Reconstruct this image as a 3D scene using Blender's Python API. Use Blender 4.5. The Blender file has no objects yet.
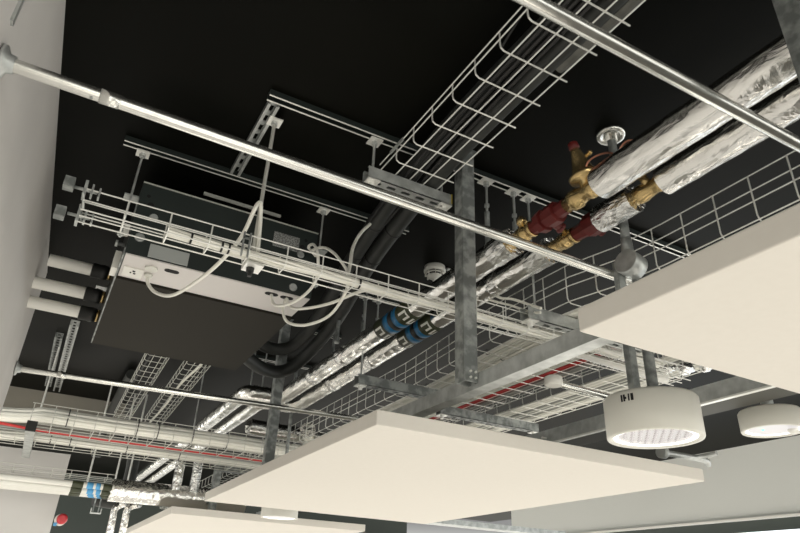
import bpy, math, random
from mathutils import Vector, Matrix
random.seed(4)
S = bpy.context.scene
COL = S.collection
EYE = 1.70                       # eye height above the floor; heights below are given above the eye
PI = math.pi

# ---------------------------------------------------------------- camera
a_, b_, c_ = -0.4874061, 2.0535048, 0.0433815
cam = bpy.data.cameras.new('camera')
co = bpy.data.objects.new('camera', cam); COL.objects.link(co)
cam.sensor_width = 36; cam.lens = 638.4/800*36; cam.clip_start = .02
co.matrix_world = Matrix.Translation((0, 0, EYE)) @ (Matrix.Rotation(a_, 4, 'Z') @ Matrix.Rotation(b_, 4, 'X') @ Matrix.Rotation(c_, 4, 'Z'))
S.camera = co

# ---------------------------------------------------------------- view and world (bright lower half added in place of floor bounce; no floor built)
S.view_settings.view_transform = 'Standard'
S.view_settings.look = 'None'
S.view_settings.gamma = 1
S.view_settings.use_curve_mapping = False
S.view_settings.exposure = 0.75
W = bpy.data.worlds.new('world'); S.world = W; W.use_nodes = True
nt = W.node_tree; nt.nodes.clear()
def N(nt, t, **k):
    n = nt.nodes.new(t)
    for a, v in k.items():
        if a in n.inputs: n.inputs[a].default_value = v
        else: setattr(n, a, v)
    return n
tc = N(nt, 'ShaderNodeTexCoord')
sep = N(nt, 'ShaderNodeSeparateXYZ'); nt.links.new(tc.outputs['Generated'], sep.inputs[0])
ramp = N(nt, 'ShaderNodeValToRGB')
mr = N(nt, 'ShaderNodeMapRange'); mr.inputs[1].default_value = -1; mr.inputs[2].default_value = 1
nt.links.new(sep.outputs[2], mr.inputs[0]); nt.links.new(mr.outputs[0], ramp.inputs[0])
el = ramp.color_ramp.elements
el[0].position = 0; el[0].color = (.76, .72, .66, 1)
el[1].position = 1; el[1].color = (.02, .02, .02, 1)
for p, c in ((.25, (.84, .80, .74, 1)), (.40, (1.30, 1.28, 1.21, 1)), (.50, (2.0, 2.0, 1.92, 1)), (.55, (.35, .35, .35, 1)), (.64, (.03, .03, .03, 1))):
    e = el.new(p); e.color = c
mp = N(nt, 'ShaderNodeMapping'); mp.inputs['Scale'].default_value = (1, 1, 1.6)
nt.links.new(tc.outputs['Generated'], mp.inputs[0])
vo = N(nt, 'ShaderNodeTexVoronoi'); vo.inputs['Scale'].default_value = 3.2; nt.links.new(mp.outputs[0], vo.inputs['Vector'])  # invented bright and dark blotches, in place of windows and furniture
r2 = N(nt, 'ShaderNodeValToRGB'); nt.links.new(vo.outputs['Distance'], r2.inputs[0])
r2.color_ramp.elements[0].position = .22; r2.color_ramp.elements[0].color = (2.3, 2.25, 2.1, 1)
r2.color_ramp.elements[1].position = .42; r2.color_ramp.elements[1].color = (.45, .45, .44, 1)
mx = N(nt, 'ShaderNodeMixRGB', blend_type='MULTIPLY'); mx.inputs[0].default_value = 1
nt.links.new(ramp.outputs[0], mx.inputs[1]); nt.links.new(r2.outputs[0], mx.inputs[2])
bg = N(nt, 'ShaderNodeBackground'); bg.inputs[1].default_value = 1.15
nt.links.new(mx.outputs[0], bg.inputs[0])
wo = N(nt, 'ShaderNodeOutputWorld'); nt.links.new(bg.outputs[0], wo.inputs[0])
W.cycles.sampling_method = 'AUTOMATIC'

# ---------------------------------------------------------------- materials
def mat(name, col, rough=.5, metal=0, noise=None, bump=None, emit=None, spec=None):
    """noise=(scale, other colour, low, high); bump=(scale, strength, kind)"""
    m = bpy.data.materials.new(name); m.use_nodes = True
    t = m.node_tree; b = t.nodes['Principled BSDF']
    b.inputs['Base Color'].default_value = (*col, 1); b.inputs['Roughness'].default_value = rough
    b.inputs['Metallic'].default_value = metal
    if spec is not None: b.inputs['Specular IOR Level'].default_value = spec
    g = N(t, 'ShaderNodeNewGeometry')
    if noise:
        n = N(t, 'ShaderNodeTexNoise'); n.inputs['Scale'].default_value = noise[0]; n.inputs['Detail'].default_value = 5
        t.links.new(g.outputs['Position'], n.inputs['Vector'])
        r = N(t, 'ShaderNodeValToRGB'); t.links.new(n.outputs['Fac'], r.inputs[0])
        r.color_ramp.elements[0].position = noise[2]; r.color_ramp.elements[1].position = noise[3]
        r.color_ramp.elements[0].color = (*col, 1); r.color_ramp.elements[1].color = (*noise[1], 1)
        t.links.new(r.outputs[0], b.inputs['Base Color'])
    if bump:
        if bump[2] == 'foil':
            v = N(t, 'ShaderNodeTexVoronoi'); v.feature = 'F1'; v.inputs['Scale'].default_value = bump[0]
            mpn = N(t, 'ShaderNodeMapping'); mpn.inputs['Scale'].default_value = (1, .45, 1)
            n2 = N(t, 'ShaderNodeTexNoise'); n2.inputs['Scale'].default_value = bump[0]*.5; n2.inputs['Detail'].default_value = 4; n2.inputs['Distortion'].default_value = 1.2
            t.links.new(g.outputs['Position'], mpn.inputs[0]); t.links.new(mpn.outputs[0], v.inputs['Vector']); t.links.new(mpn.outputs[0], n2.inputs['Vector'])
            mm = N(t, 'ShaderNodeMath', operation='MULTIPLY_ADD'); t.links.new(v.outputs['Distance'], mm.inputs[0]); mm.inputs[1].default_value = .45
            t.links.new(n2.outputs['Fac'], mm.inputs[2]); src = mm.outputs[0]
        else:
            n2 = N(t, 'ShaderNodeTexNoise'); n2.inputs['Scale'].default_value = bump[0]; n2.inputs['Detail'].default_value = 3
            t.links.new(g.outputs['Position'], n2.inputs['Vector']); src = n2.outputs['Fac']
        bp = N(t, 'ShaderNodeBump'); bp.inputs['Strength'].default_value = bump[1]; bp.inputs['Distance'].default_value = .01
        t.links.new(src, bp.inputs['Height']); t.links.new(bp.outputs[0], b.inputs['Normal'])
    if emit:
        b.inputs['Emission Color'].default_value = (*emit[0], 1); b.inputs['Emission Strength'].default_value = emit[1]
    return m
M = dict(
    black=mat('black_ceiling_paint', (.0022, .0025, .0016), .5, noise=(1.3, (.0036, .0036, .0022), .4, .7), spec=.07),
    wall=mat('white_wall_paint', (.70, .68, .66), .6, noise=(2.2, (.62, .60, .58), .35, .75)),
    greywall=mat('grey_beige_wall', (.22, .205, .175), .8, noise=(3, (.26, .24, .20), .4, .7)),
    bulk=mat('bulkhead_paint', (.74, .75, .72), .7),
    cream=mat('raft_face', (.77, .735, .675), .8, noise=(60, (.75, .715, .655), .3, .8)),
    galv=mat('galvanised_steel', (.42, .44, .43), .42, .6, noise=(28, (.62, .64, .63), .35, .65), bump=(60, .08, 'n')),
    dgalv=mat('weathered_galvanised_steel', (.20, .215, .21), .5, .45, noise=(30, (.42, .44, .43), .42, .62), bump=(50, .1, 'n')),
    conduit=mat('bright_conduit_steel', (.80, .80, .76), .24, .95, noise=(18, (.62, .62, .59), .55, .7), bump=(35, .03, 'n')),
    wire=mat('zinc_wire', (.92, .92, .88), .35, .45),
    dwire=mat('dull_zinc_wire', (.70, .70, .65), .45, .5),
    foil=mat('aluminium_foil', (.93, .92, .89), .20, 1, bump=(38, .55, 'foil')),
    foil2=mat('crumpled_aluminium_foil', (.93, .93, .92), .24, 1, bump=(75, .75, 'foil')),
    rubber=mat('black_rubber', (.012, .013, .012), .5, bump=(40, .1, 'n')),
    drubber=mat('dark_pipe_lagging', (.022, .024, .022), .55, noise=(9, (.035, .037, .034), .45, .65)),
    graylag=mat('dusty_grey_lagging', (.10, .10, .09), .7, noise=(14, (.20, .20, .18), .4, .7)),
    unit=mat('dark_slate_metal', (.020, .027, .025), .45, .1),
    unitpanel=mat('dark_foam_panel', (.0150, .0130, .0080), .9, noise=(180, (.019, .016, .010), .3, .7)),
    strip=mat('zinc_plate', (.68, .65, .63), .5, .25),
    white=mat('white_plastic', (.80, .79, .74), .4),
    cable=mat('white_cable_jacket', (.90, .89, .82), .42),
    offcable=mat('grey_white_cable_jacket', (.74, .74, .68), .5),
    greycable=mat('grey_cable_jacket', (.32, .33, .31), .5),
    redcable=mat('red_cable_jacket', (.60, .045, .045), .5),
    blackcable=mat('black_cable_jacket', (.015, .015, .015), .5),
    lamp=mat('white_powder_coat', (.70, .69, .63), .5),
    lens=mat('lit_lens', (.45, .43, .44), .3, emit=((1, .97, .98), .16)),
    ring=mat('lit_rim', (.9, .9, .9), .3, emit=((1, 1, 1), .7)),
    prism=mat('prismatic_reflector', (.45, .42, .42), .2, .5, emit=((1, .95, .95), .04)),
    brass=mat('brass', (.68, .50, .24), .26, .9, noise=(40, (.50, .37, .17), .4, .7)),
    red=mat('oxide_red_body', (.13, .014, .012), .45, noise=(50, (.095, .010, .009), .4, .7)),
    copper=mat('copper_tube', (.62, .27, .18), .35, .9),
    olive=mat('olive_label_band', (.045, .052, .025), .4),
    blue=mat('blue_label_band', (.02, .17, .36), .35),
    blue2=mat('light_blue_label_band', (.10, .38, .70), .4),
    lettering=mat('white_lettering', (.85, .85, .80), .5),
    plate=mat('grey_rating_label', (.30, .31, .30), .5, noise=(220, (.12, .12, .12), .45, .55)),
    clear=mat('translucent_grey_cover', (.42, .44, .43), .3),
    yellow=mat('yellow_tape', (.55, .42, .04), .5),
    frame=mat('dark_green_grey_frame', (.05, .062, .056), .5),
    glass=mat('bright_glazing', (.8, .85, .88), .2, emit=((.88, .94, 1), .8)),
    redalarm=mat('red_sounder', (.55, .04, .05), .35),
    olivesteel=mat('dark_painted_steel', (.05, .05, .04), .6),
    led=mat('green_led', (.1, .8, .3), .4, emit=((.1, 1, .4), 1.2)),
    gap=mat('dark_recess', (.006, .006, .006), .8),
)

# ---------------------------------------------------------------- mesh helpers
def sm(pts, k=6):
    """Catmull-Rom through points"""
    P = [Vector(p) for p in pts]; out = []
    for i in range(len(P)-1):
        p0 = P[max(i-1, 0)]; p1 = P[i]; p2 = P[i+1]; p3 = P[min(i+2, len(P)-1)]
        for j in range(k):
            t = j/k
            out.append(.5*((2*p1)+(p2-p0)*t+(2*p0-5*p1+4*p2-p3)*t*t+(3*p1-p0-3*p2+p3)*t**3))
    out.append(P[-1]); return out
class MB:
    def __init__(s): s.v = []; s.f = []; s.smooth = []
    def add(s, vs, fs, smooth=False):
        k = len(s.v); s.v += [Vector(v) for v in vs]
        for f in fs: s.f.append([i+k for i in f]); s.smooth.append(smooth)
        return s
    def box(s, x0, x1, y0, y1, z0, z1):
        vs = [(x, y, z) for z in (z0, z1) for y in (y0, y1) for x in (x0, x1)]
        return s.add(vs, [(0, 2, 3, 1), (4, 5, 7, 6), (0, 1, 5, 4), (2, 6, 7, 3), (0, 4, 6, 2), (1, 3, 7, 5)])
    def obox(s, o, u, v, w):
        """box spanned from corner o by vectors u, v, w"""
        o, u, v, w = map(Vector, (o, u, v, w))
        vs = [o+u*i+v*j+w*k for k in (0, 1) for j in (0, 1) for i in (0, 1)]
        fs = [(0, 2, 3, 1), (4, 5, 7, 6), (0, 1, 5, 4), (2, 6, 7, 3), (0, 4, 6, 2), (1, 3, 7, 5)]
        if u.cross(v).dot(w) < 0: fs = [f[::-1] for f in fs]
        return s.add(vs, fs)
    def tube(s, pts, r, n=10, wob=0):
        P = [Vector(p) for p in pts]; k = len(P); vs = []; fs = []
        d = (P[1]-P[0]).normalized(); up = Vector((0, 0, 1)) if abs(d.z) < .9 else Vector((1, 0, 0))
        nrm = (up-d*up.dot(d)).normalized()
        for i in range(k):
            t = (P[min(i+1, k-1)]-P[max(i-1, 0)]).normalized()
            nrm = (nrm-t*nrm.dot(t)).normalized(); bi = t.cross(nrm)
            for j in range(n):
                a = 2*PI*j/n; rr = (r if not callable(r) else r(i/(k-1)))*(1+random.uniform(-wob, wob))
                vs.append(P[i]+nrm*math.cos(a)*rr+bi*math.sin(a)*rr)
        for i in range(k-1):
            for j in range(n): fs.append((i*n+j, i*n+(j+1) % n, (i+1)*n+(j+1) % n, (i+1)*n+j))
        s.add(vs, [f[::-1] for f in fs], n > 6)
        s.add([vs[j] for j in range(n)], [tuple(range(n))]); s.add([vs[(k-1)*n+j] for j in range(n)], [tuple(range(n))[::-1]])
        return s
    def lathe(s, o, ax, prof, n=24, smooth=True, rot=0, caps=True):
        """prof = [(distance along ax, radius)]"""
        o = Vector(o); ax = Vector(ax).normalized(); up = Vector((0, 0, 1)) if abs(ax.z) < .9 else Vector((1, 0, 0))
        u = (up-ax*up.dot(ax)).normalized(); w = ax.cross(u); vs = []; fs = []
        for d, r in prof:
            for j in range(n):
                a = 2*PI*j/n+rot; vs.append(o+ax*d+u*math.cos(a)*r+w*math.sin(a)*r)
        for i in range(len(prof)-1):
            for j in range(n): fs.append((i*n+j, i*n+(j+1) % n, (i+1)*n+(j+1) % n, (i+1)*n+j))
        k = len(s.v); s.add(vs, fs, smooth)
        if caps and prof[0][1] > 1e-5: s.f.append([k+j for j in range(n)][::-1]); s.smooth.append(False)
        if caps and prof[-1][1] > 1e-5: s.f.append([k+(len(prof)-1)*n+j for j in range(n)]); s.smooth.append(False)
        return s
    def build(s, name, m, parent=None):
        me = bpy.data.meshes.new(name); base = Vector()
        V = s.v
        if parent is not None:
            q = parent; base = Vector()
            while q is not None: base += q.location; q = q.parent
            base -= Vector((0, 0, EYE))
        else:
            base = Vector((sum(v.x for v in V)/len(V), sum(v.y for v in V)/len(V), min(v.z for v in V)))
        me.from_pydata([tuple(v-base) for v in V], [], s.f); me.update()
        for p, q in zip(me.polygons, s.smooth): p.use_smooth = q
        me.materials.append(M[m])
        import bmesh
        bm = bmesh.new(); bm.from_mesh(me); bmesh.ops.recalc_face_normals(bm, faces=bm.faces); bm.to_mesh(me); bm.free()
        o = bpy.data.objects.new(name, me); COL.objects.link(o)
        if parent is not None: o.parent = parent
        else: o.location = base+Vector((0, 0, EYE))
        return o
def tag(o, label, cat, group=None, kind=None):
    o['label'] = label; o['category'] = cat
    if group: o['group'] = group
    if kind: o['kind'] = kind
    return o
def struct(o): o['kind'] = 'structure'; return o
def thing(name, x, y, h, label, cat, group=None):
    o = bpy.data.objects.new(name, None); COL.objects.link(o); o.location = (x, y, EYE+h); o.empty_display_size = .05
    return tag(o, label, cat, group)
def piece(name, m, parent, fn):
    b = MB(); fn(b); return b.build(name, m, parent)

CEIL = 1.262
# ---------------------------------------------------------------- structure
b = MB().box(-1.2, 7, -1.6, 9.5, CEIL, CEIL+.1); struct(b.build('ceiling', 'black'))
# left wall: slightly out of square with the pipework, ends at a free vertical edge
def wx(y): return -.264+.0243*y
x0, x1 = wx(-1.0), wx(3.06)
b = MB().add([(x0, -1, -1.7), (x1, 3.06, -1.7), (x1, 3.06, CEIL), (x0, -1, CEIL), (x0-.2, -1, -1.7), (x1-.2, 3.06, -1.7), (x1-.2, 3.06, CEIL), (x0-.2, -1, CEIL)],
             [(0, 1, 2, 3), (1, 5, 6, 2), (5, 4, 7, 6), (4, 0, 3, 7), (3, 2, 6, 7), (0, 4, 5, 1)])
struct(b.build('wall_left', 'wall'))
b = MB().box(-1.2, .47, 5.28, 5.4, .93, CEIL); struct(b.build('wall_back', 'greywall'))  # upper back wall in a greyer, darker tone than wall_far_left
b = MB().box(-1.2, .174, 5.0, 5.12, -1.7, .80); struct(b.build('wall_far_left', 'wall'))
b = MB().box(5.10, 5.25, .2, 6.5, .70, CEIL); struct(b.build('wall_right', 'bulk'))
b = MB().box(5.06, 5.10, .2, 6.5, .685, .70); struct(b.build('trim_1', 'white'))
b = MB().box(5.12, 5.2, .2, 6.5, .60, .685); struct(b.build('window_1', 'frame'))
b = MB().box(5.14, 5.18, .2, 4.9, -.6, .60); struct(b.build('window_2', 'glass'))
b = MB().box(1.5, 7, 8.4, 8.5, .52, .80); struct(b.build('wall_far', 'bulk'))
b = MB().box(-1.2, 5.25, 9.3, 9.4, .35, CEIL); struct(b.build('end_screen', 'frame'))  # dark screen added to hide the bright world, open below for ceiling reflections

# ---------------------------------------------------------------- channels, rods, brackets
def chan_geo(b, axis, a0, a1, c, h0, h1, w=.041, open_=-1, t=.0025, lip=.009, slots=False):
    """C channel along axis; c = centre across; web opposite to the open side (-1 opens down, +1 up)"""
    def bb(p0, p1, z0, z1, q0=a0, q1=a1):
        if axis == 'x': b.box(q0, q1, c+p0, c+p1, z0, z1)
        else: b.box(c+p0, c+p1, q0, q1, z0, z1)
    wz = (h1-t, h1) if open_ < 0 else (h0, h0+t)
    lz = (h0, h0+t) if open_ < 0 else (h1-t, h1)
    hw = w/2
    if slots:
        sw = .0065
        bb(-hw, -sw, *wz); bb(sw, hw, *wz)
        q = a0
        while q < a1:
            bb(-sw, sw, *wz, q0=q, q1=min(q+.022, a1)); q += .05
    else: bb(-hw, hw, *wz)
    bb(-hw, -hw+t, h0, h1); bb(hw-t, hw, h0, h1)
    bb(-hw+t, -hw+lip, *lz); bb(hw-lip, hw-t, *lz)
def channel(label, axis, a0, a1, c, h0, h1, m='galv', group=None, **k):
    b = MB(); chan_geo(b, axis, a0, a1, c, h0, h1, **k)
    return tag(b.build('strut_channel', m), label, 'channel', group)
HC = CEIL-.021
def lipped(label, x0, x1, y, hw=.014):  # one steel channel: lips lit from below coloured bright, dark reflections coloured into body
    t = thing('strut_channel', (x0+x1)/2, y, HC, label, 'channel')
    piece('body', 'unit', t, lambda b: (b.box(x0, x1, y-hw, y-hw+.002, HC+.002, CEIL), b.box(x0, x1, y+hw-.002, y+hw, HC+.002, CEIL), b.box(x0, x1, y-hw+.002, y+hw-.002, CEIL-.002, CEIL)))
    for d in (-hw, hw-.0045):
        piece('lip', 'wire', t, lambda b: b.box(x0, x1, y+d, y+d+.0045, HC, HC+.002))
lipped('long dark channel on black ceiling behind the wide mesh tray, above the foil pipes', .300, 2.4, 1.401)
lipped('dark channel fixed to ceiling just above front edge of the air unit', -.025, 1.0, 1.838)
channel('short slotted channel on ceiling running between the two long cross channels', 'y', 1.425, 1.82, .325, HC, CEIL, w=.034, slots=True)
lipped('ceiling channel above foil pipes behind the blue banded section', .93, 2.2, 2.445)
lipped('short ceiling channel right of the bent black lagged pipes', 1.06, 1.25, 3.01)
lipped('far ceiling channel behind the bent black lagged pipes', .93, 1.50, 3.59)
channel('perforated channel on ceiling left of the dark air unit, nearer the unit', 'y', 3.62, 5.1, -.024, HC-.01, CEIL, w=.045, slots=True, m='galv')
channel('perforated channel on ceiling beside the left wall, nearer the wall', 'y', 3.88, 5.0, -.085, HC-.01, CEIL, w=.040, slots=True, m='dgalv')

def rod(x, y, h0, h1, label, r=.004, washer=True, group=None, m='galv', nut=True, name='threaded_rod'):
    t = thing(name, x, y, h0, label, 'rod', group)
    piece('rod', m, t, lambda b: b.tube([(x, y, h0), (x, y, h1)], r, 8))
    if washer:
        piece('square_washer', 'wire', t, lambda b: (b.obox((x-.02, y-.02, h1-.004), (.04, 0, 0), (0, .04, 0), (0, 0, .004))))
        piece('hex_nut', 'galv', t, lambda b: b.lathe((x, y, h1-.016), (0, 0, 1), [(0, .0095), (.012, .0095)], 6, False))
    if nut: piece('hex_nut', 'galv', t, lambda b: b.lathe((x, y, h0+.006), (0, 0, 1), [(0, .0095), (.01, .0095)], 6, False))
    return t
rod(.350, 1.49, .77, HC, 'twin threaded rod from slotted channel down to the narrow cable tray before air unit', m='dwire', r=.0055)
rod(.037, 1.862, .93, HC, 'thin rod dropping beside left front corner of the dark air unit', r=.0035)
rod(.665, 1.862, .93, HC, 'thin rod dropping beside right front corner of the dark air unit', r=.0035)
rod(.644, 1.415, 1.09, HC, 'rod with washer holding left end of bracket under the wide mesh tray', r=.0045)
rod(.885, 1.415, 1.09, HC, 'rod holding right end of bracket under the wide mesh tray, beside galvanised post', r=.0045, nut=False)
PB = .99
def hanger(x, y, h0, label):
    t = thing('pipe_hanger', x, y, h0, label, 'pipe hanger', 'hangers over the foil pipes')
    piece('rod', 'galv', t, lambda b: b.tube([(x, y, h0), (x, y, HC)], .0042, 8))
    piece('sleeve', 'dgalv', t, lambda b: b.tube([(x, y, h0), (x, y, h0+.13)], .0085, 10))
    piece('square_washer', 'wire', t, lambda b: b.box(x-.022, x+.022, y-.02, y+.02, HC-.004, HC))
    piece('hex_nut', 'galv', t, lambda b: (b.lathe((x, y, HC-.018), (0, 0, 1), [(0, .01), (.013, .01)], 6, False), b.lathe((x, y, h0+.15), (0, 0, 1), [(0, .009), (.01, .009)], 6, False)))
    def rg(b):
        b.lathe((x, y, h0-.004), (0, 0, 1), [(0, .011), (.012, .011)], 10)
    piece('collar', 'galv', t, rg)
hanger(1.053, 1.405, PB, 'rod hanger nearest the galvanised post holding upper foil pipe')
hanger(1.165, 1.405, .99, 'middle rod hanger of three beside the brass pipe couplings')
rod(1.232, 1.41, .795, HC, 'rod with wide square washer beside brass couplings, reaching slotted bracket by right panel')
hanger(1.0, 2.445, .99, 'left rod of three above the blue banded pipes, hanging under far channel')
hanger(1.12, 2.445, .99, 'middle rod of three above the blue banded pipes')
hanger(1.19, 2.445, .99, 'right rod of three above the blue banded pipes')
rod(.75, 3.95, .86, CEIL, 'thin rod dropping behind air unit, leftmost of three there', r=.004, washer=False, nut=False)
rod(.90, 3.38, .99, CEIL, 'thin rod dropping to the bend of the foil pipes, middle of three', r=.004, washer=False, nut=False)
rod(.965, 3.38, .99, CEIL, 'thin rod dropping to the bend of the foil pipes, rightmost of three', r=.004, washer=False, nut=False)
rod(-.07, 4.05, .74, HC-.01, 'long thin rod in front of the perforated ceiling channels by left wall', r=.005, washer=False, m='wire')
rod(1.15, 2.85, .99, CEIL, 'dark rod with bright foot beside the bend of black lagged pipe', r=.008, washer=False, m='dgalv')

def bracket(label, x0, x1, y, h0, h1, m='galv', tape=False):
    t = thing('tray_bracket', (x0+x1)/2, y, h0, label, 'bracket')
    b = MB(); chan_geo(b, 'x', x0, x1, y, h0, h1, open_=1, slots=True); b.build('channel', m, t)
    for x in (x0+.02, x1-.02):
        piece('square_washer', 'wire', t, lambda b: b.box(x-.02, x+.02, y-.021, y+.021, h0-.004, h0))
        piece('hex_nut', 'wire', t, lambda b: b.lathe((x, y, h0-.018), (0, 0, 1), [(0, .009), (.004, .010), (.014, .010)], 6, False))
    if tape: piece('yellow_tape', 'yellow', t, lambda b: b.box(x1-.003, x1+.001, y-.021, y-.003, h0+.006, h1+.002))
    return t
bracket('slotted bracket channel under the wide mesh tray, with yellow tape mark at right end', .625, .915, 1.420, 1.094, 1.133, tape=True)
bracket('slotted bracket channel under the far mesh tray touching right cream panel corner', 1.205, 1.75, 1.43, .79, .833)
bracket('grey bracket channel above near corner of the middle cream panel, left of beam', 1.045, 1.50, 2.31, .775, .816, m='dgalv')
bracket('grey bracket channel along top edge of the middle cream panel, right of beam', 1.56, 2.14, 2.50, .775, .816, m='dgalv')
rod(1.065, 2.31, .785, CEIL, 'rod carrying grey bracket above middle cream panel corner', washer=False, nut=False)
rod(1.12, 3.5, .70, CEIL, 'thin rod passing behind far left conduit near tall post', washer=False, nut=False)

# vertical galvanised posts and beams
def post(x, y, h0, h1, label, bolts=True, w=.043):
    t = thing('steel_post', x, y, h0, label, 'post', 'galvanised posts standing on the beam')
    def g(b):
        k = .003; hw = w/2
        b.box(x-hw, x-hw+k, y-hw, y+hw, h0, h1)
        b.box(x-hw+k, x+hw, y-hw, y-hw+k, h0, h1); b.box(x-hw+k, x+hw, y+hw-k, y+hw, h0, h1)
        b.box(x+hw-k, x+hw, y-hw+k, y-hw+.011, h0, h1); b.box(x+hw-k, x+hw, y+hw-.011, y+hw-k, h0, h1)
    piece('channel', 'dgalv', t, g)
    piece('end_plate', 'dgalv', t, lambda b: b.box(x-.03, x+.03, y-.03, y+.03, h1-.005, h1))
    if bolts:
        for dy in (-.008, .008):
            for dz in (.012, .028):
                piece('bolt', 'wire', t, lambda b: b.lathe((x+dy+.006, y-w/2, h0+dz), (0, -1, 0), [(0, .0035), (.004, .0035)], 6, False))
    return t
post(.925, 1.345, .512, CEIL, 'tall galvanised post in the middle of the view, crossed by the long conduit')
post(.925, 2.97, .512, CEIL, 'tall galvanised post rising from middle panel edge below bent black pipes')
post(.945, .36, .512, CEIL, 'galvanised post at top right corner crossing the large foil pipe')
b = MB()
x0 = .948; x1 = .989; h0 = .50; h1 = .541
b.box(x0, x0+.003, -.6, 4.2, h0, h1); b.box(x0+.003, x1, -.6, 4.2, h0, h0+.003); b.box(x1-.003, x1, -.6, 4.2, h0+.003, h1)
b.box(x0+.003, x0+.010, -.6, 4.2, h1-.003, h1); b.box(x1-.010, x1-.003, -.6, 4.2, h1-.003, h1)
tag(b.build('steel_beam', 'galv'), 'mottled galvanised steel beam running diagonally at foot of central post', 'beam')
t = thing('steel_beam', 1.52, 2, .5, 'grey steel beam with bright lower edge behind the large round light', 'beam')
piece('web', 'galv', t, lambda b: b.box(1.52, 1.525, .6, 5, .505, .55))
piece('lower_edge', 'wire', t, lambda b: b.box(1.515, 1.53, .6, 5, .50, .505))
piece('back_flange', 'olivesteel', t, lambda b: b.box(1.53, 1.62, .6, 5, .50, .53))
piece('bolt', 'wire', t, lambda b: b.lathe((1.515, 1.72, .52), (-1, 0, 0), [(0, .004), (.02, .004)], 6, False))

# ---------------------------------------------------------------- conduits
def conduit(label, x0, x1, y, h, couplers=(), r=.0125, clamp=None, ys=0):
    t = thing('steel_conduit', x0, y, h, label, 'conduit')
    L = lambda x: (x, y+ys*(x-x0), h)
    piece('tube', 'conduit', t, lambda b: b.tube([L(x0+(x1-x0)*i/20) for i in range(21)], r, 20))
    for c in couplers:
        piece('coupler', 'conduit', t, lambda b: b.lathe(L(c), (1, ys, 0), [(0, r), (0, r+.0015), (.035, r+.0015), (.035, r)], 20, caps=False))
        piece('screw', 'dgalv', t, lambda b: b.lathe((c-.012, y, h-r+.001), (0, -.3, -1), [(0, .003), (.003, .003)], 8))
    if clamp:
        def g(b):
            b.lathe(L(x0+.001), (1, 0, 0), [(0, .03), (.006, .03), (.012, .018), (.022, .016)], 16)
        piece('wall_flange', 'galv', t, g)
        piece('screw', 'wire', t, lambda b: (b.lathe((x0+.006, y-.02, h+.008), (1, 0, 0), [(0, .004), (.004, .003)], 8), b.lathe((x0+.006, y+.021, h-.003), (1, 0, 0), [(0, .004), (.004, .003)], 8)))
    return t
conduit('long bright conduit from left wall crossing the whole view in front of everything', -.237, 1.55, 1.060, .80, couplers=(-.075,), clamp=1, ys=.012)
conduit('bright conduit crossing top right corner in front of large foil pipes', -.26, 2.2, .497, .80, couplers=(), clamp=1, ys=-.003)
conduit('farther bright conduit from left wall passing under the dark air unit', -.189, 2.1, 3.03, .80, couplers=(-.03,), clamp=1, ys=-.085)
tag(MB().box(-.245, -.234, 1.02, 1.035, .86, .93).build('wall_clip', 'galv'), 'small metal clip on left wall above the long conduit end', 'clip')

# ---------------------------------------------------------------- basket trays
WR = .0020
def tray(label, axis, a0, a1, c0, c1, hb, hs, rails=(), floor=4, off=0, path=None, m='wire', pitch=.1, r=WR, far=True):
    """wire basket tray: near side at c0, far side at c1, floor at hb, side tops at hb+hs"""
    b = MB(); f = path or (lambda a: 0)
    P = (lambda a, c, h: (a, c+f(a), h)) if axis == 'x' else (lambda a, c, h: (c+f(a), a, h))
    n = 1 if path is None else 30
    def run(c, h): b.tube([P(a0+(a1-a0)*i/n, c, h) for i in range(n+1)], r, 6)
    sgn = 1 if c1 > c0 else -1
    for q in (0,)+tuple(rails)+(1,):
        run(c0-.0*sgn, hb+hs*q)
        if far: run(c1, hb+hs*q)
    for i in range(1, floor): run(c0+(c1-c0)*i/floor, hb)
    a = a0+off
    while a < a1+.001:
        k = .012*sgn
        pts = [P(a, c0, hb+hs), P(a, c0, hb+.012), P(a, c0+k*.4, hb+.003), P(a, c0+k, hb-WR), P(a, c1-k, hb-WR), P(a, c1-k*.4, hb+.003), P(a, c1, hb+.012), P(a, c1, hb+hs)]
        if not far: pts = pts[:5]+[P(a, c1+k*.8, hb-WR)]
        b.tube(pts, r*1.02, 6); a += pitch
    t = thing('wire_cable_tray', *P((a0+a1)/2, (c0+c1)/2, hb), label, 'cable tray')
    b.build('wire_basket', m, t)
    return t
# wide tray F overhead
t = thing('wire_cable_tray', .78, .5, 1.136, 'wide wire mesh tray overhead, running from bracket to top edge of the view', 'cable tray')
def widetray(b):
    y0, y1 = -.35, 1.45
    for x, h in ((.683, 1.190), (.684, 1.167), (.716, 1.138), (.765, 1.138), (.813, 1.138), (.863, 1.138)):
        b.tube([(x, y0, h), (x, y1, h)], .0021, 6)
    y = -.255
    while y < 1.36:
        b.tube([(.685, y, 1.190), (.685, y, 1.152), (.687, y, 1.142), (.696, y, 1.136), (.886, y, 1.136)], .0023, 6); y += .1
piece('wire_basket', 'wire', t, widetray)
piece('splice_clip', 'galv', t, lambda b: b.box(.679, .684, 1.30, 1.38, 1.183, 1.193))
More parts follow.
